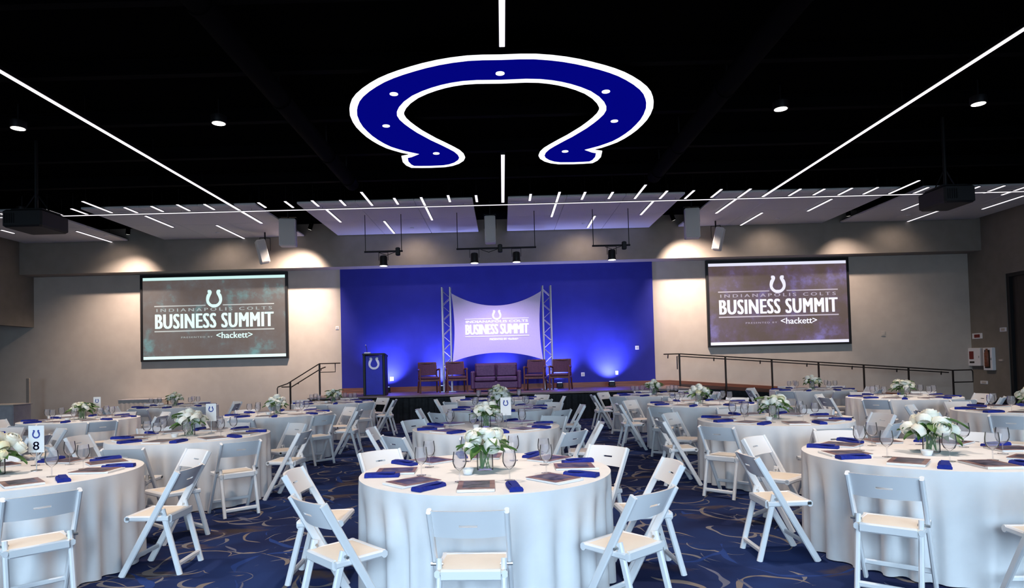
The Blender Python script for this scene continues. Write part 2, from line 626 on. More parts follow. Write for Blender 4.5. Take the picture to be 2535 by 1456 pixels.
# right wall with a tall dark doorway
wr = MB().box(WX, WX + .25, 18.72, WY + .2, 0, CEIL).box(WX, WX + .25, BACKY, 18.72, 3.78, CEIL).box(WX, WX + .25, BACKY, 14.5, 0, 3.78)
struct(wr.build('wall_right', 'sidewall'), 'dark taupe side wall with a tall doorway')
dr = struct(MB().box(WX + .12, WX + .2, 14.5, 18.72, 0, 3.78).build('door_1', 'doorwood'), 'dark tall double door set in the side wall')
MB().box(WX + .02, WX + .14, 18.62, 18.72, 0, 3.78).box(WX + .02, WX + .14, 14.5, 14.6, 0, 3.78).box(WX + .02, WX + .14, 14.6, 18.62, 3.68, 3.78).build('door_frame', 'frame', dr)
MB().tube([(WX + .1, 16.7, .9), (WX + .06, 16.7, .95), (WX + .06, 16.7, 1.25), (WX + .1, 16.7, 1.3)], .012).build('door_handle', 'steel', dr)
# glazed wall behind the camera
wb = MB()
xs = [-WX] + [v for wx in WINX for v in (wx - 2.1, wx + 2.1)] + [WX]
for i in range(0, len(xs), 2):
    wb.box(xs[i], xs[i + 1], BACKY - .2, BACKY, 0, CEIL)
for wx in WINX:
    wb.box(wx - 2.1, wx + 2.1, BACKY - .2, BACKY, 0, .45).box(wx - 2.1, wx + 2.1, BACKY - .2, BACKY, 3.9, CEIL)
struct(wb.build('wall_back', 'wall'), 'beige wall with tall windows')
for i, wx in enumerate(WINX):
    o = MB()
    for xx in (-2.1, -.735, .635, 2.0):
        o.box(wx + xx, wx + xx + .1, BACKY - .14, BACKY - .06, .45, 3.9)
    o.box(wx - 2.0, wx + 2.0, BACKY - .14, BACKY - .06, .45, .55).box(wx - 2.0, wx + 2.0, BACKY - .14, BACKY - .06, 3.8, 3.9)
    wo = struct(o.build('window_%d' % (i + 1), 'window'), 'tall window of three panes')
    for xx in (-2.0, -.635, .735):
        MB().box(wx + xx, wx + xx + 1.265, BACKY - .105, BACKY - .095, .55, 3.8).build('pane', 'pane', wo)
# baseboards
bb = MB().box(-5.03, 5.17, WY - .07, WY - .04, .75, .9)
bb.add([(5.17, y, z) for y in (WY - .07, WY - .0) for z in (.75, .9)] + [(14.0, y, z) for y in (WY - .07, WY) for z in (.02, .17)],
       [(0, 1, 3, 2), (4, 6, 7, 5), (0, 4, 5, 1), (2, 3, 7, 6), (1, 5, 7, 3), (0, 2, 6, 4)])
struct(bb.build('baseboard_front', 'base'), 'cherry wood baseboard along stage and ramp')
struct(MB().box(WX - .02, WX, 18.72, WY, 0, .13).build('baseboard_right', 'frame'), 'dark rubber baseboard')
struct(MB().box(-18.8, -6.9, WY - .02, WY, 0, .12).build('baseboard_left', 'soffit'), 'taupe baseboard')

# black steel and ducts under the ceiling
for y in (3.6, 5.4, 7.2, 9.0, 10.8, 12.6, 14.4):
    b = MB()
    for x0 in (-12.4, 12.2):
        b.box(x0, x0 + .2, y - .06, y + .06, CEIL - .02, CEIL)
    b.box(-WX, WX, y - .06, y + .06, CEIL - .03, CEIL).box(-WX, WX, y - .02, y + .02, CEIL - .2, CEIL - .03).box(-WX, WX, y - .06, y + .06, CEIL - .23, CEIL - .2)
    tag(b.build('ceiling_beam', 'duct'), 'black steel beam crossing under the dark ceiling', 'beam', 'black ceiling beams')
for x, r, lb in ((-3.1, .14, 'black round air duct over the lectern row of tables'), (3.3, .14, 'black round air duct over the ramp row of tables')):
    d = MB().tube([(x, 2.5, CEIL - .52), (x, 13.6, CEIL - .52)], r, 20).build('air_duct', 'duct', None, .6)
    for y in (4.2, 6.7, 9.2, 11.7, 13.2):
        MB().tube([(x, y - .03, CEIL - .52), (x, y + .03, CEIL - .52)], r + .015, 20).build('joint_band', 'duct', d, .6)
        MB().box(x - .01, x + .01, y - .1, y - .07, CEIL - .34, CEIL).build('hanger', 'blackmetal', d)
    tag(d, lb, 'duct', 'black air ducts')

# ------------------------------------------------------------------ stage, stairs, ramp
ST = .75
st = thing('stage', 'raised black skirted stage with a polished wooden deck', 'stage', (0, 17.5, 0))
MB().box(-5.3, 5.17, 0, WY - .02 - 17.5, ST - .05, ST).build('deck', 'stage', st)
MB().box(-5.3, 5.17, -.02, -.001, ST - .04, ST).build('edge_trim', 'stage', st)
sk = MB()
n = 300
sk.loft([[(-5.25 + 10.4 * i / n, .05 + .018 * math.sin(i * 1.26) + .01 * math.sin(i * .37), z) for i in range(n + 1)] + [(5.15, .12, z), (-5.25, .12, z)] for z in (.0, ST - .08)])
sk.build('skirt', 'skirt', st, .8)
MB().box(-5.28, -5.2, .1, 2.6, 0, ST - .05).build('side_panel', 'skirt', st)
MB().box(5.09, 5.16, .1, 2.6, 0, ST - .05).build('side_panel', 'skirt', st)

sr = thing('stage_stairs', 'dark steps rising to the stage beside the lectern', 'stairs', (-5.32, 19.55, 0))
for k in range(3):
    z = ST - .1875 * (k + 1)
    MB().cbox(-.29 * (k + 1), -.29 * k - .002, -.55, .55, 0, z - .03, .004).build('riser', 'skirt', sr)
    MB().cbox(-.29 * (k + 1) - .02, -.29 * k - .002, -.56, .56, z - .03, z, .006).build('tread', 'stage', sr)

RY = 19.0
rl = thing('stair_railing', 'dark metal handrail descending the stage stairs', 'railing', (0, RY - .12, 0))
zt = lambda X: ST + .93 + min(0, (X + 5.4)) * .62
for X, z0 in ((-5.36, 0), (-6.22, 0)):
    MB().bar((X, 0, z0), (X, 0, zt(X)), .05, .05).build('post', 'rail', rl)
MB().tube([(-4.75, 0, zt(-4.75)), (-5.36, 0, zt(-5.36)), (-6.3, 0, zt(-6.3)), (-6.58, 0, zt(-6.45)), (-6.6, 0, zt(-6.45) - .05), (-6.6, 0, .02)], .016).build('top_rail', 'rail', rl, .6)
MB().tube([(-4.9, .0, zt(-5.0)), (-4.9, .0, zt(-5) - .25), (-5.36, .0, zt(-5) - .25)], .014).build('return_loop', 'rail', rl, .6)
MB().tube([(-5.2, .07, zt(-5.3) - .1), (-5.36, .07, zt(-5.36) - .16), (-6.2, .07, zt(-6.2) - .16), (-6.5, .07, zt(-6.2) - .16)], .016).build('handrail', 'rail', rl, .6)
for X in (-5.33, -6.0, -6.22):
    MB().tube([(X, 0, zt(X) - .2), (X, .07, zt(X) - .2), (X, .07, zt(X) - .16)], .01, 6).build('bracket', 'rail', rl, .6)

rp = thing('ramp', 'long black sided ramp sloping from the stage along the wall', 'ramp', (0, RY, 0))
x0, x1 = 5.18, 13.9
ramp = [(x0, 0, 0), (x1, 0, 0), (x1, 1.12, 0), (x0, 1.12, 0), (x0, 0, ST - .02), (x1, 0, .01), (x1, 1.12, .01), (x0, 1.12, ST - .02)]
MB().add(ramp, [(0, 3, 2, 1), (4, 5, 6, 7), (0, 1, 5, 4), (1, 2, 6, 5), (2, 3, 7, 6), (3, 0, 4, 7)]).build('ramp_body', 'skirt', rp)
MB().add([(x, y, z + (ST - .02 if x == x0 else .01)) for x in (x0, x1) for y in (-.02, 1.12) for z in (0, .02)],
         [(0, 1, 3, 2), (4, 6, 7, 5), (0, 4, 5, 1), (2, 3, 7, 6), (1, 5, 7, 3), (0, 2, 6, 4)]).build('ramp_deck', 'carpet', rp)
MB().add([(x, y, z + (ST - .03 if x == x0 else 0)) for x in (x0, x1) for y in (-.05, -.02) for z in (0, .1)],
         [(0, 1, 3, 2), (4, 6, 7, 5), (0, 4, 5, 1), (2, 3, 7, 6), (1, 5, 7, 3), (0, 2, 6, 4)]).build('kerb', 'base', rp)
rg = thing('ramp_railing', 'long dark metal railing with seven posts along the ramp', 'railing', (0, RY - .1, 0))
zr = lambda X: max(.02, ST * (x1 - X) / (x1 - x0)) if X > x0 else ST
for px in (1680, 1793, 1907, 2022, 2133, 2243, 2352):
    X = aty(px, 900, RY).x
    MB().bar((X, 0, 0), (X, 0, zr(X) + .95), .05, .05).build('post', 'rail', rg)
    MB().tube([(X - .33, 0, zr(X) + .93), (X - .33, .02, zr(X) + .83), (X - .33, .035, zr(X) + .88)], .016, 6).build('bracket', 'rail', rg, .6)
XA, XB = 4.7, aty(2352, 900, RY).x
MB().tube([(XA, 0, ST + .95), (x0, 0, ST + .95), (XB, 0, zr(XB) + .95), (XB + .55, 0, zr(XB) + .95), (XB + .58, 0, zr(XB) + .9), (XB + .58, 0, zr(XB) + .6), (XB, 0, zr(XB) + .6)], .017).build('top_rail', 'rail', rg, .6)
MB().tube([(XA + .4, .035, ST + .5), (XA + .4, .035, ST + .88), (x0, .035, ST + .88), (XB - .1, .035, zr(XB - .1) + .88)], .016).build('handrail', 'rail', rg, .6)

# ------------------------------------------------------------------ ceiling clouds
cl = [(-14.45, -11.3, 'pale ceiling cloud panel in the corner by the alcove opening'), (-10.2, -5.94, 'pale ceiling cloud panel over the teal tinted screen'),
      (-4.93, -.64, 'lavender lit ceiling cloud panel over the stage lectern side'), (.22, 4.55, 'lavender lit ceiling cloud panel over the stage ramp side'),
      (5.43, 9.81, 'pale ceiling cloud panel over the purple tinted screen'), (10.35, 14.45, 'pale ceiling cloud panel in the corner by the tall doorway')]
for a, b, lb in cl:
    t = thing('ceiling_cloud', lb, 'ceiling panel', ((a + b) / 2, 17.6, 5.57), 0, 'ceiling clouds above the stage end')
    h = (b - a) / 2
    k = 3
    for i in range(k):
        for j in range(2):
            MB().cbox(-h + 2 * h * i / k + .004, -h + 2 * h * (i + 1) / k - .004, -1.95 + 1.95 * j + .004, -1.95 + 1.95 * (j + 1) - .004, 0, .05, .006).build('panel', 'cloud', t)
    MB().box(-h + .05, h - .05, -1.9, 1.9, .05, .08).build('carrier_frame', 'blackmetal', t)
    for sx in (-1, 1):
        for y in (-1.5, 1.5):
            MB().tube([(sx * (h - .3), y, .08), (sx * (h - .3), y, CEIL - 5.57)], .006, 6).build('suspension_rod', 'blackmetal', t)


# ------------------------------------------------------------------ linear lights
def strip(X, y0, y1, label, group, w=.055, along='y', z=5.55):
    if along == 'y':
        t = thing('linear_light', label, 'light', (X, (y0 + y1) / 2, z), 0, group)
    else:
        t = thing('linear_light', label, 'light', ((y0 + y1) / 2, X, z), PI / 2, group)
    L = (y1 - y0) / 2
    MB().box(-w / 2 - .008, w / 2 + .008, -L - .01, L + .01, .006, .02 if w < .06 else .05).build('housing', 'blackmetal', t)
    MB().cbox(-w / 2, w / 2, -L, L, -.006, .006, .002).build('lens', 'lens', t)
    inside = along == 'y' and y0 > 15.5 and any(a < X < b for a, b, _ in cl)
    if not inside:
        hz = .02 if w < .06 else .05
        n = max(2, int(L))
        for i in range(n):
            yy = -L * .8 + 1.6 * L * i / (n - 1)
            MB().tube([(0, yy, hz), (0, yy, CEIL - z)], .003, 5).build('suspension_cable', 'blackmetal', t)
    return t


strip(-6.5, 2.6, 17.57, 'long white light line running toward the teal tinted screen', 'long ceiling light lines', .065)
strip(6.6, 2.6, 16.05, 'long white light line running toward the purple tinted screen', 'long ceiling light lines', .065)
strip(.09, 2.6, 8.05, 'white light line meeting the closed end of the horseshoe sign', 'long ceiling light lines', .07)
strip(.1, 12.3, 15.95, 'white light line between the horseshoe tips and the cross line', 'long ceiling light lines', .07)
strip(16.0, -14.3, 14.3, 'thin light line crossing the whole room before the cloud panels', 'long ceiling light lines', .03, 'x', 5.5)
short = [(114, 519, 155, 534), (176, 517, 219, 532), (201, 499, 280, 527), (307, 514, 341, 527), (373, 511, 405, 524), (437, 507, 471, 522), (504, 506, 532, 519),
         (0, 529, 33, 538), (638, 502, 659, 514), (704, 499, 727, 514), (771, 497, 790, 511), (841, 496, 856, 509), (895, 476, 921, 509), (974, 491, 987, 506),
         (1110, 484, 1113, 500), (1179, 484, 1180, 500), (1313, 481, 1312, 497), (1447, 476, 1442, 494), (1515, 476, 1509, 492), (1599, 458, 1571, 492),
         (1650, 473, 1635, 492), (1716, 472, 1698, 492), (1783, 469, 1764, 489), (1981, 468, 1954, 485), (2042, 468, 2013, 483), (2110, 466, 2075, 483),
         (2173, 464, 2138, 481), (2277, 447, 2200, 480), (2300, 464, 2258, 480), (2423, 462, 2383, 478), (2485, 460, 2438, 478), (2535, 464, 2481, 483)]
panel = [(358, 535, 430, 563), (190, 573, 280, 601), (541, 558, 600, 591), (0, 570, 38, 578), (1042, 489, 1070, 545), (806, 520, 846, 550), (949, 548, 978, 578),
         (1379, 476, 1371, 537), (1474, 535, 1454, 564), (1617, 499, 1586, 532), (1850, 468, 1780, 528), (2065, 493, 1994, 523), (1888, 527, 1833, 558),
         (2286, 501, 2231, 521), (2333, 520, 2244, 549), (2535, 485, 2431, 518)]
SHORTN = ['cloud panel in the alcove corner', 'cloud panel over the teal screen', 'cloud panel over the lectern', 'cloud panel over the ramp end of the stage',
          'cloud panel over the purple screen', 'cloud panel in the tall doorway corner']


def near(x):
    return SHORTN[min(range(6), key=lambda i: abs((cl[i][0] + cl[i][1]) / 2 - x))]


for q in short:
    a, b = atz(q[0], q[1], 5.55), atz(q[2], q[3], 5.55)
    strip((a.x + b.x) / 2, a.y, b.y, 'short white light stick hanging before the ' + near((a.x + b.x) / 2), 'short light sticks before the cloud panels')
for q in panel:
    a, b = atz(q[0], q[1], 5.55), atz(q[2], q[3], 5.55)
    strip((a.x + b.x) / 2, a.y, b.y, 'white light stick set into the ' + near((a.x + b.x) / 2), 'light sticks in the cloud panels')

# ------------------------------------------------------------------ horseshoe ceiling sign
sg = thing('horseshoe_sign', 'huge blue horseshoe ceiling sign with a glowing white outline', 'sign', (SIGNX, 0, SIGNZ))
inn = inset(HS, .112)
up3 = lambda x, y, w: (x, y, w)
MB().poly([HS], lambda x, y, w: (x, y, w + .02), .06).build('housing', 'ceil', sg)
MB().poly([HS, inn], up3, .02).build('border_light', 'signwhite', sg)
MB().poly([inn], lambda x, y, w: (x, y, w + .005), .014).build('blue_panel', 'signblue', sg)
for cx, cy in ((1238, 182), (975, 233), (1500, 227), (956, 312), (1521, 300), (1080, 380), (1399, 375)):
    p = atz(cx, cy, SIGNZ)
    MB().lathe([(.062, -.004), (.062, .004)], 20, (p.x - SIGNX, p.y, 0)).build('nail_light', 'signwhite', sg)
for x, y in ((0, 8.9), (-2, 10.4), (2, 10.4), (-1.1, 12.7), (1.1, 12.7)):
    MB().tube([(x, y, .07), (x, y, CEIL - SIGNZ)], .008, 6).build('suspension_rod', 'blackmetal', sg)


# ------------------------------------------------------------------ downlights
def downlight(X, Y, energy, label, group='round ceiling downlights', z=5.55, r=.1, ang=84, col=(1, .82, .68)):
    t = thing('downlight', label, 'light', (X, Y, z), 0, group)
    MB().lathe([(r + .015, 0), (r + .02, .01), (r + .02, .12), (r, .13)], 20).build('housing', 'blackmetal', t, .6)
    MB().lathe([(r, -.004), (r, .004)], 20).build('lens', 'dlens', t)
    MB().tube([(0, 0, .12), (0, 0, CEIL - z)], .012, 8).build('stem', 'blackmetal', t)
    light('downlight_lamp', 'SPOT', (X, Y, z - .03), (X, Y, 0), energy, col, t, spot_size=math.radians(ang), spot_blend=.7, shadow_soft_size=.1)
    return t


DL = 'round white downlight hanging below the black ceiling'
for X, rw in ((-7.75, 'stair side outer row'), (-4.5, 'lectern row'), (4.6, 'ramp row'), (7.8, 'ramp side outer row')):
    downlight(X, 10.35, DOWN * 1.25, DL + ' over the ' + rw)
for X, rw in ((-4.6, 'lectern row'), (-1.4, 'stair side of the sofa row'), (1.4, 'ramp side of the sofa row'), (4.6, 'ramp row')):  # lamps out of view, assumed for warm light on the tables
    downlight(X, 5.4, DOWN * 1.3, 'assumed round downlight over the table farthest from the stage, ' + rw, 'assumed downlights over the tables farthest from the stage')
for X, rw in ((-7.5, 'stair side outer row'), (-3.8, 'lectern row'), (0, 'sofa row'), (3.6, 'ramp row'), (7.3, 'ramp side outer row')):  # added lamps, kept out of sight, to brighten the tables near the stage
    t = thing('added_downlight', 'unseen added downlight in a deep black can over the ' + rw, 'light', (X, 13.9, 5.66), 0, 'added unseen downlights near the cloud panels')
    MB().lathe([(.075, .0), (.085, .0), (.085, .27), (.02, .28), (.02, .26), (.075, .25)], 20).build('baffle_can', 'ceil', t, .6)
    MB().lathe([(.06, .22), (.06, .235)], 16).build('lens', 'dlens', t)
    light('added_downlight_lamp', 'SPOT', (X, 13.9, 5.64), (X, 13.9, 0), DOWN * .62, (1, .84, .72), t, spot_size=math.radians(84), spot_blend=.7, shadow_soft_size=.06)
downlight(-11.66, 15.69, DOWN * .6, 'round downlight beside the corner cloud panel by the alcove')
for X in (-11.45, -8.2, -2.55, 2.45, 8.1, 11.9):  # lamps assumed from the scallops of light on the soffit
    t = thing('wall_washer', 'small downlight washing the soffit under the ' + near(X), 'light', (X, 18.7, 5.54), 0, 'wall washers under the cloud panels')
    MB().lathe([(.05, .004), (.06, .006), (.06, .03)], 16).build('trim_ring', 'cloud', t, .6)
    MB().lathe([(.035, .008), (.035, .02)], 16).build('lens', 'wlens', t)
    light('washer_lamp', 'SPOT', (X, 18.7, 5.5), (X, 19.3, 4.5), WASH * (1.0 if abs(X) < 10 else .6), (1, .80, .66), t, spot_size=math.radians(125), spot_blend=.9, shadow_soft_size=.06)


for X, ax, e, g in ((-10.75, -12.0, .45, 'alcove corner and teal screen'), (-5.45, -7.6, .85, 'teal screen and lectern'), (5.0, 7.2, .75, 'ramp end of the stage and purple screen'), (10.1, 11.2, .2, 'purple screen and doorway corner')):  # spotlights added out of sight to brighten the lower front wall
    t = thing('added_spotlight', 'added small black spotlight in ceiling gap between ' + g, 'light', (X, 18.6, 5.7), 0, 'added black accent spotlights in the ceiling gaps')
    aim = Vector((ax, 20.2, .9))
    d = (aim - Vector((X, 18.6, 5.7))).normalized()
    MB().tube([-d * .12, -d * .1, d * .1, d * .13], [.03, .06, .06, .065], 14).build('housing', 'ceil', t, .6)
    MB().tube([d * .131, d * .134], .055, 14).build('lens', 'dlens', t)
    MB().tube([(0, 0, .05), (0, 0, CEIL - 5.7)], .01, 6).build('stem', 'ceil', t)
    light('added_spot_lamp', 'SPOT', Vector((X, 18.6, 5.7)) + d * .16, aim, ACC * e, (1, .79, .66), t, spot_size=math.radians(96), spot_blend=1, shadow_soft_size=.06)


# ------------------------------------------------------------------ speakers, projectors, track lights
def speaker(cx, y0, y1, wpx, D, label, tilt=0, yaw=0, rollz=0):
    pt, pb = aty(cx, y0, D), aty(cx, y1, D)
    h = pt.z - pb.z
    w = wpx * D / FPX
    t = thing('hanging_speaker', label, 'speaker', (pb.x, D, pb.z), yaw)
    R = Matrix.Rotation(tilt, 4, 'X') @ Matrix.Rotation(rollz, 4, 'Y')
    b = MB().cbox(-w / 2, w / 2, 0, .32, 0, h, .02)
    b.v = [tuple(R @ Vector(v)) for v in b.v]
    b.build('cabinet', 'speaker', t)
    g = MB().cbox(-w / 2 + .02, w / 2 - .02, -.012, .002, .03, h - .03, .005)
    g.v = [tuple(R @ Vector(v)) for v in g.v]
    g.build('grille', 'grille', t)
    MB().bar((0, .16, h * .9), (0, .16, CEIL - pb.z), .04, .04).build('mount_pole', 'blackmetal', t)
    br = MB().bar((-w / 2 - .015, .16, h * .55), (-w / 2 - .015, .16, h + .06), .012, .05).bar((w / 2 + .015, .16, h * .55), (w / 2 + .015, .16, h + .06), .012, .05).bar((-w / 2 - .02, .16, h + .06), (w / 2 + .02, .16, h + .06), .05, .012)
    br.build('yoke', 'blackmetal', t)


speaker(1214, 533, 600, 27, 17.2, 'slim white speaker hanging between the two middle cloud panels')
speaker(711, 540, 608, 40, 17.2, 'white box speaker hanging beside the cloud panel over the teal screen', 0, .15)
speaker(1716, 514, 588, 36, 17.2, 'white box speaker hanging beside the cloud panel over the purple screen', 0, -.15)
speaker(659, 592, 650, 22, 18.7, 'narrow tilted white speaker above the teal screen', 0, .5, -.22)
speaker(1771, 562, 618, 20, 18.7, 'narrow tilted white speaker above the purple screen', 0, -.5, .22)


def projector(cx, cy, wpx, label):
    c = aty(cx, cy, 12)
    t = thing('projector', label, 'projector', (c.x, 12, c.z))
    w = wpx * 12 / FPX / 2
    MB().cbox(-w, w, -.38, .38, -.17, .15, .03).build('body', 'frame', t)
    MB().lathe([(.09, 0), (.1, .02), (.1, .12), (.085, .14)], 20).build('lens', 'blackmetal', t, .6)
    ln = t.children[-1]
    ln.rotation_euler = (-PI / 2, 0, 0)
    ln.location = (.05, .37, 0)
    for i in range(5):
        MB().box(-w + .05 + i * .04, -w + .07 + i * .04, -.392, -.378, -.1, .08).build('vent_slat', 'blackmetal', t)
    MB().box(-w * .8, w * .8, -.25, .25, .16, .19).build('mount_plate', 'blackmetal', t)
    MB().tube([(0, 0, .18), (0, 0, CEIL - c.z)], .03, 10).build('mount_pole', 'blackmetal', t)
    for sx in (-1, 1):
        MB().bar((sx * w * .7, 0, .18), (sx * .03, 0, .5), .02, .02).build('brace', 'blackmetal', t)


projector(90, 549, 96, 'black projector hanging before the teal tinted screen')
projector(2342, 490, 76, 'black projector hanging before the purple tinted screen')


def track(xa, xb, py, heads, label, extra):
    D = 17.0
    a, b = aty(xa, py, D), aty(xb, py - (xb - xa) * .0255, D)
    t = thing('stage_light_bar', label, 'stage light', (0, D, a.z), 0, 'black light bars above the stage')
    MB().tube([(a.x, 0, 0), (b.x, 0, 0)], .025, 10).build('pipe', 'blackmetal', t, .6)
    for x in (a.x + .03, b.x - .03):
        MB().tube([(x, 0, 0), (x, 0, 5.57 - a.z)], .01, 6).build('hanger_rod', 'blackmetal', t)
    if extra:
        e = aty(extra, py, D).x
        MB().cbox(e - .06, e + .06, -.05, .05, -.12, .1, .02).build('dimmer_box', 'blackmetal', t)
        MB().tube([(e - .06, 0, -.02), (e - .3, .02, -.1), (e - .5, 0, -.03)], .008, 6).build('cable', 'black', t)
    for hx in heads:
        x = aty(hx, py, D).x
        hd = MB()
        hd.lathe([(.03, .06), (.085, .04), (.1, 0), (.1, -.17), (.11, -.18), (.11, -.22)], 18, (x, 0, -.16))
        ho = hd.build('lamp_head', 'blackmetal', t, .6)
        MB().lathe([(.1, -.388), (.085, -.378), (.085, -.37)], 18, (x, 0, 0)).build('lens', 'dlens', ho)
        MB().bar((x - .12, 0, -.02), (x - .12, 0, -.24), .012, .03).bar((x + .12, 0, -.02), (x + .12, 0, -.24), .012, .03).bar((x - .12, 0, -.025), (x + .12, 0, -.025), .03, .012).build('yoke', 'blackmetal', ho)
        light('stage_lamp', 'SPOT', (x, D, a.z - .42), (x * .8, 19.3, .9), STAGE, (.74, .62, 1), t, spot_size=math.radians(84), spot_blend=.8, shadow_soft_size=.08)


track(902, 997, 624, [949], 'black light bar with one lamp above the lectern', 985)
track(1130, 1327, 617, [1174, 1278], 'long black light bar with two lamps above the sofa', 1238)
track(1466, 1560, 609, [1514], 'black light bar with one lamp toward the ramp', 1545)


# ------------------------------------------------------------------ projection screens
def screen(xa, xb, sm, tm, dm, label):
    z0, z1 = 1.885, 4.6
    Y = WY - .06
    w, h = xb - xa, z1 - z0
    t = thing('projection_screen', label, 'screen', ((xa + xb) / 2, Y, z0), 0, 'projection screens beside the stage')
    MB().box(-w / 2 + .06, w / 2 - .06, -.005, .03, .05, h - .05).build('screen_surface', sm, t)
    MB().box(-w / 2, -w / 2 + .07, -.03, .05, 0, h).box(w / 2 - .07, w / 2, -.03, .05, 0, h).box(-w / 2 + .07, w / 2 - .07, -.03, .05, 0, .06).box(-w / 2 + .07, w / 2 - .07, -.03, .05, h - .1, h).build('frame', 'frame', t)
    to = lambda x, y, k: (x, -.006 - k, y)
    for zz in (.06, h - .19):
        MB().box(-w / 2 + .08, w / 2 - .08, -.012, -.006, zz, zz + .09).build('light_band', tm, t)
    cx = -.03
    # layout measured on the slide (metres from the bottom of the screen)
    MB().poly([[(x, y) for x, y in [(-1.87, 1.70), (-.27, 1.70), (-.27, 1.735), (-1.87, 1.735)]]], to, .003).poly([[(.27, 1.70), (1.87, 1.70), (1.87, 1.735), (.27, 1.735)]], to, .003).build('rule', dm, t)
    MB().poly([[(-1.87, .91), (1.87, .91), (1.87, .95), (-1.87, .95)]], to, .003).build('rule', dm, t)
    hb = horseshoe(MB(), 0, 1.92, .50, .55, to, .004)
    hb.build('horseshoe_emblem', tm, t)
    for s, ww, hh, xx, yy, mm, bold, sp in (('BUSINESS SUMMIT', 3.66, .46, 0, 1.24, tm, .05, 1.12), ('INDIANAPOLIS COLTS', 3.6, .10, 0, 1.59, dm, .05, 1.5),
                                            ('PRESENTED BY', .98, .05, -.55, .73, dm, .03, 1.3), ('<hackett>', 1.12, .19, .62, .77, tm, .03, 1.0)):
        me = text_mesh(s, ww, hh, mm, lambda x, y, k: (x + xx, -.008, y + yy), bold=bold, space=sp)
        inst('lettering', me, t)
    return t


screen(-11.27, -6.67, 'scrL', 'txtL', 'dimL', 'teal tinted business summit slide on a wall screen')
screen(6.41, 10.87, 'scrR', 'txtR', 'dimR', 'purple tinted business summit slide on a wall screen')

# ------------------------------------------------------------------ stretch fabric backdrop and truss towers
TY = 19.36


def truss(x, z1, label):
    t = thing('truss_tower', label, 'truss', (x, TY, ST), 0, 'truss towers on the stage')
    h = z1 - ST
    s = .12
    MB().box(-.24, .24, -.24, .24, 0, .012).build('base_plate', 'alu', t)
    for sx in (-1, 1):
        for sy in (-1, 1):
            MB().tube([(sx * s, sy * s, .012), (sx * s, sy * s, h)], .026, 10).build('chord', 'alu', t, .6)
    k = 13
    for ax in range(4):
        l = MB()
        for i in range(k):
            za, zb = .1 + (h - .2) * i / k, .1 + (h - .2) * (i + 1) / k
            a, b = (-s, s) if i % 2 else (s, -s)
            e = s if ax % 2 else -s
            l.tube([(a, e, za), (b, e, zb)] if ax < 2 else [(e, a, za), (e, b, zb)], .009, 6)
        l.build('lacing', 'alu', t)


tl, tr = aty(1104, 712, TY), aty(1352, 708, TY)
truss(tl.x, tl.z, 'silver truss tower nearer the lectern')
truss(tr.x, tr.z, 'silver truss tower nearer the ramp')
fb = thing('stretch_backdrop', 'scooped stretch fabric panel, lavender light in its colour, projected summit lettering', 'backdrop', ((tl.x + tr.x) / 2, TY - .17, ST))
Wf = 2.68
zb, zt2 = aty(1120, 896, TY).z - ST, aty(1112, 728, TY).z - ST


def fab(u, v, k):
    a, b = u * 2 - 1, v * 2 - 1
    hw = Wf / 2 * (1 - .055 * (1 - b * b))
    top = zt2 - .40 * (1 - a * a)
    bot = zb + .24 * (1 - a * a)
    return (a * hw, -.02 * (1 - a * a) * (1 - b * b) + k * .006, bot + (top - bot) * v)


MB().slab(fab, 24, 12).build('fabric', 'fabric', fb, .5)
for sx in (-1, 1):
    for z in (zb, zt2):
        MB().tube([(sx * Wf / 2, .0, z), (sx * (Wf / 2 + .02), .02, z + (.02 if z == zt2 else -.02))], .008, 6).build('tie_cord', 'whiteprint', fb)
zc = (zb + zt2) / 2 - .02
to = lambda x, y, k: (x, -.026 - k, y)
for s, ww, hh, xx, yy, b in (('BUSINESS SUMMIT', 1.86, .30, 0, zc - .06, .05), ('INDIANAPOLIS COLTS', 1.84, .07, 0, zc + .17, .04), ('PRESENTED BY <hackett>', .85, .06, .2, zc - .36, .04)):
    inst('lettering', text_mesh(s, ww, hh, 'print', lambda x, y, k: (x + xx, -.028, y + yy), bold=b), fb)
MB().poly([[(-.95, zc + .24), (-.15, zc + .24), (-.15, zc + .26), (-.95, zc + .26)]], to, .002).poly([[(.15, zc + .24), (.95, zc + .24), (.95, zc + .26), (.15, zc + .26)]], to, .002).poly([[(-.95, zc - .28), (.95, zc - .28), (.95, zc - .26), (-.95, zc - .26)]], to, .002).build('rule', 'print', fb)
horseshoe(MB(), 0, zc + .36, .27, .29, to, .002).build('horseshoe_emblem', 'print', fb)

# ------------------------------------------------------------------ uplights, wall plates
for i, (px, e, lb) in enumerate(((958, 1.0, 'small black uplight behind the lectern'), (1096, 1.0, 'small black uplight behind the truss nearer the lectern'), (1236, .7, 'small black uplight behind the sofa'),
                                 (1386, 1.0, 'small black uplight behind the armchairs nearer the ramp'), (1515, 1.15, 'small black uplight on the bare stretch of the blue wall'))):
    X = aty(px, 960, 19.72).x
    t = thing('uplight', lb, 'light', (X, 19.72, ST), 0, 'blue uplights along the stage wall')
    MB().cbox(-.09, .09, -.06, .06, .03, .17, .015).build('housing', 'blackmetal', t)
    MB().cbox(-.12, .12, -.05, .05, 0, .02, .004).build('base', 'blackmetal', t)
    MB().bar((-.1, 0, .01), (-.1, 0, .12), .01, .03).bar((.1, 0, .01), (.1, 0, .12), .01, .03).build('yoke', 'blackmetal', t)
    MB().cbox(-.07, .07, -.045, .045, .165, .175, .003).build('lens', 'uplens', t)
    light('uplight_lamp', 'SPOT', (X, 19.72, ST + .2), (X, 20.16, ST + .95), UP * e, (.34, .38, 1), t, spot_size=math.radians(110), spot_blend=1, shadow_soft_size=.06)


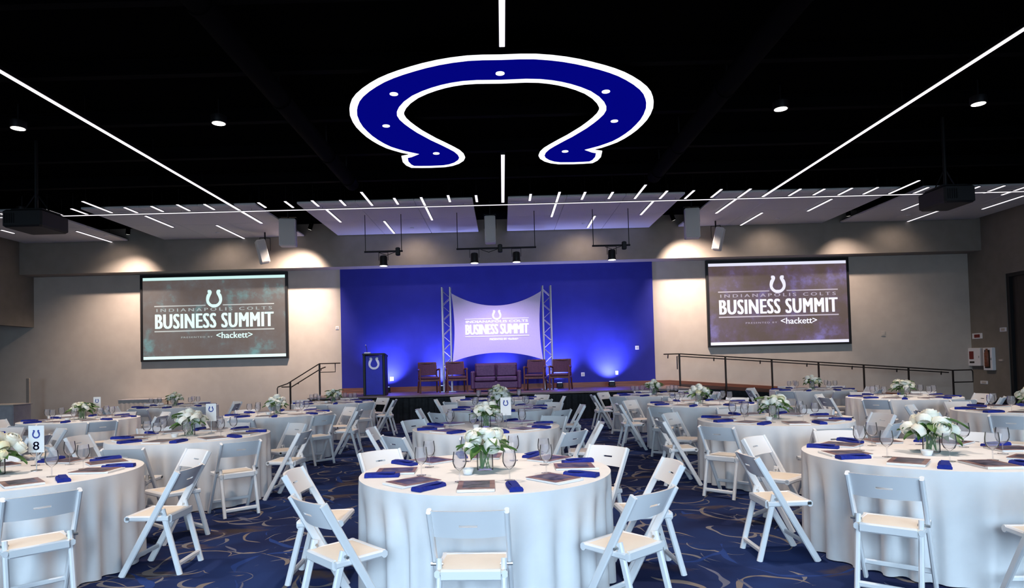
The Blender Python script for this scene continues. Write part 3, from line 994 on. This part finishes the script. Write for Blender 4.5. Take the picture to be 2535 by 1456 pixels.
def plate(px, py, Y, w, h, label, cat='wall plate', m='whiteprint', name='wall_plate', axis='y', inner='grille', group=None):
    if axis == 'y':
        p = aty(px, py, Y)
        t = thing(name, label, cat, (p.x, Y, p.z), 0, group)
    else:
        d = _fw + _r * ((px - PX) / FPX) - _u * ((py - PY) / FPX)
        p = Vector((0, 0, CAMZ)) + d * (Y / d.x)
        t = thing(name, label, cat, (Y, p.y, p.z), -PI / 2, group)
    MB().cbox(-w / 2, w / 2, -.015, 0, -h / 2, h / 2, .004).build('cover', m, t)
    MB().cbox(-w * .28, w * .28, -.022, -.013, -h * .3, h * .3, .003).build('insert', inner, t)
    return t


BY = WY - .04
plate(970, 938, BY, .11, .12, 'small white outlet plate on the blue wall beside the lectern')
plate(1443, 927, BY, .11, .12, 'small white outlet plate on the blue wall right of the armchairs')
plate(1527, 923, BY, .08, .12, 'small white outlet plate low on the blue wall by the ramp')
plate(1577, 861, BY, .11, .12, 'white switch plate higher up the blue wall by the ramp')
plate(835, 812, WY, .1, .1, 'small round beige sensor plate between teal screen and blue wall', inner='wall')
plate(2186, 826, WY, .14, .17, 'beige thermostat plate on the wall past the purple screen', m='wall', inner='wall')
WXI = WX
plate(2420, 832, WXI, .42, .17, 'small white strobe alarm with a red mark high on the side wall', 'alarm', inner='red', axis='x', name='fire_alarm')
plate(2484, 816, WXI, .25, .12, 'small pale sensor plate near the tall doorway', axis='x', inner='wall')
plate(2437, 947, WXI, .3, .1, 'pale outlet plate low on the dark side wall', axis='x', inner='wall')
plate(2479, 892, WXI, .22, .08, 'dim switch plate beside the extinguisher cabinet', axis='x', m='soffit', inner='wall')


def cabinet(pxa, pxb, pya, pyb, label, name, cat, kind):
    def hit(px, py):
        d = _fw + _r * ((px - PX) / FPX) - _u * ((py - PY) / FPX)
        return Vector((0, 0, CAMZ)) + d * (WXI / d.x)
    a, b = hit(pxa, pya), hit(pxb, pyb)
    w, h = a.y - b.y, a.z - b.z
    t = thing(name, label, cat, (WXI, (a.y + b.y) / 2, b.z), -PI / 2)
    MB().cbox(-w / 2, w / 2, -.12, 0, 0, h, .012).build('body', 'whiteprint', t)
    if kind == 'ext':
        MB().cbox(-w * .3, w * .3, -.128, -.118, h * .1, h * .9, .004).build('window', 'dark', t)
        MB().lathe([(.05, 0), (.07, .03), (.07, .42), (.03, .5), (.03, .55)], 14, (0, -.13, h * .15)).build('extinguisher', 'base', t, .6)
    else:
        MB().cbox(-w * .38, -w * .02, -.13, -.118, h * .38, h * .82, .004).build('emblem_panel', 'red', t)
        MB().cbox(-w * .36, w * .02, -.13, -.118, h * .16, h * .26, .004).build('notice_strip', 'rail', t)
    MB().bar((w * .42, -.13, h * .45), (w * .42, -.13, h * .55), .015, .02).build('latch', 'steel', t)


cabinet(2405, 2437, 862, 906, 'white wall cabinet with a red panel on the side wall', 'aid_cabinet', 'cabinet', 'aid')
cabinet(2442, 2467, 861, 917, 'tall white fire extinguisher cabinet on the side wall', 'extinguisher_cabinet', 'cabinet', 'ext')

# ------------------------------------------------------------------ lectern
lp = atz(932, 979, ST)
t = thing('lectern', 'tall blue lectern with black sides and a white horseshoe emblem', 'lectern', (lp.x, 18.0, ST))
MB().cbox(-.235, .235, -.2, -.16, .02, 1.1, .008).build('front_panel', 'lectern', t)
for sx in (-1, 1):
    MB().cbox(sx * .27 - .035, sx * .27 + .035, -.22, .2, 0, 1.13, .01).build('side_panel', 'blackmetal', t)
MB().cbox(-.26, .26, -.22, .22, 0, .03, .005).build('base', 'blackmetal', t)
MB().add([(-.31, -.25, 1.13), (.31, -.25, 1.13), (.31, .25, 1.07), (-.31, .25, 1.07), (-.31, -.25, 1.17), (.31, -.25, 1.17), (.31, .25, 1.11), (-.31, .25, 1.11)],
         [(0, 3, 2, 1), (4, 5, 6, 7), (0, 1, 5, 4), (1, 2, 6, 5), (2, 3, 7, 6), (3, 0, 4, 7)]).build('reading_top', 'blackmetal', t)
horseshoe(MB(), 0, .89, .30, .33, lambda x, y, k: (x, -.2 - k, y), .006).build('horseshoe_emblem', 'whiteprint', t)
MB().tube([(-.22, 0, 1.13), (-.23, -.01, 1.3), (-.26, .05, 1.38), (-.28, .1, 1.4)], .008, 8).build('microphone_stem', 'blackmetal', t, .6)
MB().tube([(-.28, .1, 1.4), (-.29, .14, 1.41), (-.295, .17, 1.41)], [.012, .018, .012], 10).build('microphone', 'grille', t, .6)
MB().cbox(-.26, -.1, -.24, -.1, 1.15, 1.2, .006).build('paper_stack', 'paper', t)


# ------------------------------------------------------------------ stage seats
def armchair(px, rz, label):
    X = aty(px, 960, 18.72).x
    t = thing('stage_armchair', label, 'chair', (X, 18.72, ST + .006), rz, 'wooden armchairs on the stage')
    for sx in (-1, 1):
        MB().bar((sx * .28, -.27, 0), (sx * .28, -.25, .66), .045, .045).build('leg', 'wood', t)
        MB().bar((sx * .28, .30, 0), (sx * .26, .20, .5), .045, .045).bar((sx * .26, .2, .5), (sx * .25, .3, .86), .045, .045).build('leg', 'wood', t)
        MB().tube([(sx * .28, -.29, .665), (sx * .29, -.1, .675), (sx * .28, .12, .66), (sx * .265, .26, .64)], [.028, .03, .028, .022], 8).build('armrest', 'wood', t, .6)
    MB().bar((-.28, -.255, .36), (.28, -.255, .36), .03, .06).bar((-.27, .23, .36), (.27, .23, .36), .03, .06).bar((-.28, -.25, .36), (-.27, .23, .36), .03, .06).bar((.28, -.25, .36), (.27, .23, .36), .03, .06).build('seat_rail', 'wood', t)
    MB().cbox(-.27, .27, -.28, .22, .38, .47, .03).build('seat', 'uphol', t, .7)
    MB().slab(lambda u, v, k: ((u - .5) * .5, .2 + .1 * v - .05 * (1 - (2 * u - 1) ** 2) * -1 + (k - .5) * .06, .5 + .35 * v), 8, 5).build('backrest', 'uphol', t, .7)
    MB().bar((-.27, .31, .86), (.27, .31, .86), .04, .05).build('top_rail', 'wood', t)


armchair(1062, .25, 'wooden armchair with maroon back at the lectern end of the row')
armchair(1130, .2, 'wooden armchair with maroon back between outer armchair and sofa, lectern side')
armchair(1326, -.2, 'wooden armchair with maroon back next to the sofa, ramp side')
armchair(1389, -.25, 'wooden armchair with maroon back at the ramp end of the row')
X = aty(1229, 960, 18.9).x
t = thing('loveseat', 'low plum two seat sofa at the middle of the stage', 'sofa', (X, 18.72, ST))
MB().cbox(-.62, .62, -.36, .34, .1, .3, .02).build('base', 'sofa', t, .6)
for sx in (-1, 1):
    MB().cbox(sx * .31 - .295, sx * .31 + .295, -.38, .2, .3, .43, .03).build('seat_cushion', 'sofa', t, .7)
    MB().cbox(sx * .31 - .295, sx * .31 + .295, .16, .34, .42, .8, .04).build('back_cushion', 'sofa', t, .7)
    MB().cbox(sx * .665 - .055, sx * .665 + .055, -.38, .36, .08, .6, .03).build('arm', 'sofa', t, .7)
    for y in (-.3, .3):
        MB().lathe([(.02, 0), (.03, .1)], 8, (sx * .62, y, 0)).build('foot', 'wood', t)
MB().cbox(-.62, .62, .3, .38, .2, .82, .02).build('back_panel', 'sofa', t, .7)

# ------------------------------------------------------------------ things by the left wall
t = thing('service_cabinet', 'low grey cabinet with a pale top before the alcove opening', 'cabinet', (-12.4, 16, 0))
MB().cbox(-.5, .5, -.3, .3, .05, .83, .01).build('body', 'greywood', t)
MB().cbox(-.52, .52, -.32, .32, .83, .86, .006).build('top', 'wall', t)
for sx in (-1, 1):
    MB().cbox(sx * .25 - .23, sx * .25 + .23, -.315, -.298, .09, .8, .004).build('door', 'greywood', t)
    MB().tube([(sx * .05, -.33, .5), (sx * .05, -.33, .62)], .008, 6).build('handle', 'steel', t)
MB().box(-.46, .46, -.26, .26, 0, .06).build('plinth', 'frame', t)
t = thing('stanchion_post', 'slim taupe post standing behind the grey cabinet', 'post', (-14.25, 19.4, 0))
MB().lathe([(.17, 0), (.17, .015), (.05, .04)], 18).build('base', 'rail', t, .6)
MB().cbox(-.05, .05, -.03, .03, .03, 1.47, .008).build('post', 'soffit', t)
X = aty(357, 988, 19.9).x
t = thing('side_table', 'narrow beige side table with a grey edge under the teal screen', 'table', (X, 19.9, 0))
MB().cbox(-.68, .68, -.24, .24, .72, .745, .005).build('top', 'greywood', t)
MB().slab(lambda u, v, k: ((u - .5) * 1.34, -.22 + .003 * math.sin(u * 60) + .004 * k, .02 + .7 * v), 60, 1).build('skirt_cloth', 'wall', t, .8)
for sx in (-1, 1):
    for y in (-.17, .2):
        MB().bar((sx * .62, y, 0), (sx * .62, y, .72), .03, .03).build('leg', 'rail', t)


# ------------------------------------------------------------------ folding chair (faces +y)
def make_chair():
    t = thing('folding_chair', 'x', 'chair')
    yz = lambda z: .215 - .435 * z / .785        # the long front leg runs from floor front to the top of the back
    for sx in (-1, 1):
        x = sx * .205
        MB().bar((x, yz(0), 0), (x, yz(.785), .785), .026, .048, (0, 1, .5), .28).build('front_leg', 'plastic', t, .5)
        MB().bar((sx * .176, -.215, 0), (sx * .176, -.085, .5), .03, .042, (0, 1, 0), .28).build('rear_leg', 'plastic', t, .5)
        MB().tube([(sx * .155, -.085, .47), (sx * .223, -.085, .47)], .009, 8).build('pivot_bolt', 'steel', t, .6)

    def back(u, v, k):
        a = u * 2 - 1
        z = .632 + .155 * v + .006 * (1 - a * a) * (v - .5)
        return (a * .196, yz(z) - .035 * (1 - a * a) + (k - .5) * .017, z)
    MB().slab(back, 16, 12, {(i, 5) for i in range(6, 10)}).build('backrest', 'plastic', t, .5)
    fr = MB()
    for sx in (-1, 1):
        fr.bar((sx * .182, -.14, .43), (sx * .182, .185, .435), .03, .04)
    fr.bar((-.197, .175, .432), (.197, .175, .432), .04, .045).bar((-.16, -.135, .425), (.16, -.135, .425), .03, .06)
    fr.box(-.17, .17, -.13, .17, .425, .437)
    fr.build('seat_frame', 'plastic', t, .5)

    def pad(u, v, k):
        a, b = u * 2 - 1, v * 2 - 1
        dome = (1 - a ** 4) * (1 - b ** 4)
        return (a * .178, .012 + b * .152, .437 + k * (.012 + .014 * dome))
    MB().slab(pad, 8, 8).build('seat_pad', 'pad', t, .7)
    MB().bar((-.165, -.196, .075), (.165, -.196, .075), .03, .038, (0, 0, 1)).build('rear_stretcher', 'plastic', t, .5)
    MB().bar((-.195, yz(.13), .13), (.195, yz(.13), .13), .022, .034, (0, 0, 1)).build('front_stretcher', 'plastic', t, .5)
    return t


# ------------------------------------------------------------------ table things
def cloth_mesh(seed):
    rnd = random.Random(seed)
    n, R = 270, .915
    ph = [rnd.uniform(0, 6.28) for _ in range(5)]
    rings = [[(1e-3 * math.cos(2 * PI * k / n), 1e-3 * math.sin(2 * PI * k / n), .766) for k in range(n)]]
    for r, z in ((.3, .766), (.6, .766), (.86, .766), (.9, .7655), (.914, .763)):
        rings.append([(r * math.cos(2 * PI * k / n), r * math.sin(2 * PI * k / n), z) for k in range(n)])
    for j in range(1, 13):
        f = j / 12
        z = .758 - .75 * f
        ring = []
        for k in range(n):
            th = 2 * PI * k / n
            s = math.sin(27 * th + ph[0] + 1.1 * math.sin(5 * th + ph[1]))
            fold = (abs(s) ** .7) * (1 if s > 0 else -1)
            amp = .046 * min(1, max(0, f - .045) * 2.2) * (.75 + .3 * math.sin(3 * th + ph[2]) + .25 * math.sin(7 * th + ph[3]))
            r = R + .004 + .016 * f + amp * (fold - 1) * .9
            ring.append((r * math.cos(th), r * math.sin(th), z))
        rings.append(ring)
    return MB().loft(rings, cap=False).mesh('tablecloth', 'cloth', .9)


CLOTHS = [cloth_mesh(s) for s in (3, 8, 21)]


def table_proto():
    t = thing('banquet_table', 'x', 'table')
    MB().lathe([(.895, .735), (.9, .74), (.9, .758), (.895, .763)], 48).build('tabletop', 'wood', t, .5)
    for k in range(4):
        a = PI / 4 + k * PI / 2
        MB().tube([(.55 * math.cos(a), .55 * math.sin(a), 0), (.5 * math.cos(a), .5 * math.sin(a), .74)], .016, 8).build('leg', 'steel', t, .6)
    return t


GOB = MB().lathe([(.001, 0), (.034, 0), (.034, .003), (.006, .008), (.004, .012), (.004, .07), (.012, .078), (.036, .097), (.046, .125), (.046, .155), (.040, .2),
                  (.038, .2), (.044, .155), (.044, .125), (.034, .1), (.002, .084)], 20).mesh('water_goblet', 'glass', .9)

nb = MB()
rings = []
for i in range(9):
    f = i / 8
    w = .032 + .006 * math.sin(f * 3) + (.010 if i == 0 else 0)
    hgt = .024 + .004 * math.sin(f * 5 + 1)
    y = -.12 + .24 * f
    rings.append([(-w, y, .001), (w, y, .001), (w + .002, y, hgt * .5), (w - .006, y, hgt), (0, y, hgt + .004), (-w + .006, y, hgt), (-w - .002, y, hgt * .5)])
nb.loft(rings)
nb.loft([[(-.02, y, z), (.028, y, z), (.03, y, z + .004), (-.02, y, z + .006)] for y, z in ((-.115, .024), (0, .0285), (.09, .027))])
NAP = nb.mesh('napkin', 'napkin', .7)


def booklet_proto():
    t = thing('program_booklet', 'x', 'booklet')
    MB().box(-.115, .115, -.155, .155, .001, .014).build('pages', 'paper', t)
    MB().box(-.118, .118, -.128, .158, .014, .017).build('cover', 'cover', t)
    MB().box(-.085, .085, -.09, .135, .017, .0178).build('cover_photo', 'photo', t)
    return t


def petal_ball(seed, R, m):
    rnd = random.Random(seed)
    b = MB()
    for ring, (lat, n, rr) in enumerate(((.1, 6, 1.0), (.45, 6, .96), (.8, 5, .9), (1.1, 4, .8), (1.35, 3, .68))):
        off = rnd.uniform(0, 6)
        for k in range(n):
            th = off + 2 * PI * k / n + rnd.uniform(-.15, .15)

            def pt(u, v, s, lat=lat, th=th, rr=rr, n=n):
                a = th + (u - .5) * (2 * PI / n) * 1.5
                la = lat - .45 + .85 * v
                r = R * rr * (.86 + .20 * v - .12 * (2 * u - 1) ** 2 * v + (.10 if v > .9 else 0)) + s * .0018
                return (r * math.cos(la) * math.cos(a), r * math.cos(la) * math.sin(a), r * math.sin(la))
            b.slab(pt, 3, 3)
    return b.mesh('blossom', m, .9)


BLOS = [petal_ball(1, .048, 'petal'), petal_ball(5, .055, 'petal'), petal_ball(9, .040, 'petal2')]


def leaf_mesh():
    def lf(u, v, s):
        w = .028 * math.sin(PI * min(1, v * .93 + .05)) ** .8
        return ((u - .5) * 2 * w, .11 * v, -.05 * v * v + .012 * abs(u - .5) * 2 + s * .0012)
    return MB().slab(lf, 4, 6).mesh('leaf', 'green', .9)


LEAF = leaf_mesh()
VASE = MB().lathe([(.001, .0), (.052, 0), (.055, .004), (.055, .13), (.052, .13), (.052, .01), (.001, .008)], 24).mesh('vase', 'vase', .6)


def bouquet(seed, label):
    rnd = random.Random(seed)
    t = thing('flower_vase', label, 'flowers', (0, 0, 0), 0, 'white flower centrepieces')
    inst('vase', VASE, t)
    sm = MB()
    spots = [(0, 0, .25)] + [(.085 * math.cos(a), .085 * math.sin(a), .215) for a in (k * PI / 3 + rnd.uniform(-.2, .2) for k in range(6))] + \
            [(.13 * math.cos(a), .13 * math.sin(a), .165) for a in (k * PI / 2.5 + rnd.uniform(-.3, .3) for k in range(5))]
    for i, (x, y, z) in enumerate(spots):
        me = BLOS[rnd.choice((0, 0, 1, 1, 2))]
        ta = math.hypot(x, y) * 7
        z += rnd.uniform(-.02, .02)
        inst('blossom', me, t, (x, y, z), (-math.sin(math.atan2(y, x)) * ta, math.cos(math.atan2(y, x)) * ta, rnd.uniform(0, 6)), rnd.uniform(.85, 1.1))
        a = rnd.uniform(0, 6.28)
        sm.tube([(.03 * math.cos(a), .03 * math.sin(a), .012), (.3 * x, .3 * y, .12), (x * .9, y * .9, z - .02)], .0035, 5)
    sm.build('stems', 'stem', t, .9)
    for i in range(20):
        a = i * 2 * PI / 13 + rnd.uniform(-.2, .2)
        r = rnd.uniform(.03, .09)
        inst('leaf', LEAF, t, (r * math.cos(a), r * math.sin(a), rnd.uniform(.12, .165) if i < 13 else rnd.uniform(.19, .235)), (rnd.uniform(-.1, .6), rnd.uniform(-.3, .3), a - PI / 2), rnd.uniform(.9, 1.3))
    return t


DISH = MB().lathe([(.001, 0), (.03, 0), (.032, .004), (.042, .035), (.044, .04), (.041, .04), (.03, .006), (.001, .005)], 20).mesh('sugar_bowl', 'dish', .6)

ROW = {'C': 'sofa row', 'L': 'lectern row', 'K': 'stair side outer row', 'R': 'ramp row', 'S': 'ramp side outer row'}
RANK = ['nearest stage', 'second from stage', 'third from stage', 'fourth from stage']
TABLES = [('C', 3, -.15, 4.8), ('C', 2, -.23, 8.1), ('C', 1, -.06, 11.3), ('C', 0, -.11, 14.3),
          ('R', 3, 3.34, 5.12), ('R', 2, 3.39, 8.18), ('R', 1, 3.43, 11.3), ('R', 0, 3.39, 14.6),
          ('S', 2, 6.95, 8.5), ('S', 1, 7.2, 11.7), ('S', 0, 7.14, 15.0),
          ('L', 3, -3.94, 5.2), ('L', 2, -3.84, 7.94), ('L', 1, -3.97, 11.4), ('L', 0, -3.87, 14.7),
          ('K', 2, -7.25, 8.1), ('K', 1, -7.39, 11.3), ('K', 0, -7.52, 14.8)]
SIDES = ['back side', 'back ramp corner', 'ramp side', 'stage ramp corner', 'stage side', 'stage stair corner', 'stair side', 'back stair corner']
PLATE = [q + ' place' for q in SIDES]
chair0 = make_chair()
table0 = table_proto()
book0 = booklet_proto()
protos = {'chair': chair0, 'table': table0, 'book': book0}
used = set()


def place(key, loc, rz, label, group):
    p = protos[key]
    if key not in used:
        used.add(key)
        p.location = loc
        p.rotation_euler = (0, 0, rz)
        p['label'], p['group'] = label, group
        return p
    return dup(p, loc, rz, label, group)


def in_sight(x, y):
    """leave out what lies well outside the photograph"""
    return y > .5 and -.98 < x / y < 1.02


rnd = random.Random(12)
TOP = .7665
for ti, (c, rk, tx, ty) in enumerate(TABLES):
    tn = '%s table %s' % (ROW[c], RANK[rk])
    place('table', (tx, ty, 0), .3 * ti, 'round folding table under its cloth, ' + tn, 'round banquet tables')
    cl_ = inst('tablecloth', CLOTHS[ti % 3], None, (tx, ty, 0), (0, 0, ti * 1.3))
    tag(cl_, 'white floor length cloth draped over the ' + tn, 'tablecloth', 'white tablecloths')
    bq = bouquet(40 + ti, 'white flowers with leaves in glass vase, ' + tn)
    bq.location = (tx + rnd.uniform(-.03, .03) - (.1 if ti == 11 else 0), ty + rnd.uniform(-.03, .03), TOP)
    bq.rotation_euler = (0, 0, rnd.uniform(0, 6))
    bq.scale = (1.1, 1.1, 1.1)
    for k in range(8):
        # k = 0 on the side away from the stage, going round by the ramp side
        a = -PI / 2 + k * PI / 4 + rnd.uniform(-.05, .05)
        ca, sa = math.cos(a), math.sin(a)
        R = 1.195 + rnd.uniform(-.015, .045)
        x, y = tx + R * ca, ty + R * sa
        if in_sight(x, y) and not (ti == 11 and k == 4):
            place('chair', (x, y, 0), a + PI / 2 + rnd.uniform(-.08, .08), 'white folding chair at %s, %s' % (SIDES[k], tn), 'white folding chairs around the tables')
        b = a + rnd.uniform(-.05, .05)
        x, y = tx + .67 * math.cos(b), ty + .67 * math.sin(b)
        if in_sight(x, y):
            place('book', (x, y, TOP), b + PI / 2 + rnd.uniform(-.12, .12), 'brown covered programme booklet, %s, %s' % (PLATE[k], tn), 'programme booklets on the tables')
            b2 = a + .30
            x, y = tx + .75 * math.cos(b2), ty + .75 * math.sin(b2)
            tag(inst('napkin', NAP, None, (x, y, TOP), (0, 0, a + PI / 2 + .1 + rnd.uniform(-.2, .2))), 'navy folded napkin, %s, %s' % (PLATE[k], tn), 'napkin', 'navy napkins on the tables')
            b3 = a + .40 + rnd.uniform(-.05, .05)
            x, y = tx + .48 * math.cos(b3), ty + .48 * math.sin(b3)
            tag(inst('water_goblet', GOB, None, (x, y, TOP), (0, 0, 0)), 'clear stemmed water glass, %s, %s' % (PLATE[k], tn), 'glass', 'water glasses on the tables')
    if in_sight(tx, ty):
        tag(inst('sugar_bowl', DISH, None, (tx - .12, ty - .16, TOP), (0, 0, 0)), 'small white bowl beside the vase, ' + tn, 'bowl', 'white bowls beside the vases')

# table cards on stands
for (tx, ty, dx, dy, digit, tn) in ((-3.94, 5.2, .09, .13, '8', 'lectern row table fourth from stage'), (-3.84, 7.94, .14, .24, '', 'lectern row table third from stage'),
                                    (-7.39, 11.3, .14, .24, '', 'stair side outer row table second from stage'), (-.23, 8.1, .25, -.2, '', 'sofa row table third from stage')):
    t = thing('table_card', 'white card on a stand, ' + tn, 'sign', (tx + dx, ty + dy, TOP), 0, 'cards on stands on the tables')
    MB().lathe([(.04, 0), (.04, .006), (.008, .012)], 16).build('base', 'steel', t, .6)
    MB().tube([(0, 0, .008), (0, 0, .17)], .004, 8).build('rod', 'steel', t)
    MB().cbox(-.065, .065, -.003, .003, .15, .37, .001).build('card', 'paper', t)
    horseshoe(MB(), 0, .30, .065, .07, lambda x, y, k: (x, -.003 - k, y), .001).build('horseshoe_emblem', 'ink', t)
    if digit:
        inst('lettering', text_mesh(digit, .05, .07, 'ink', lambda x, y, k: (x, -.0042, y + .205)), t)
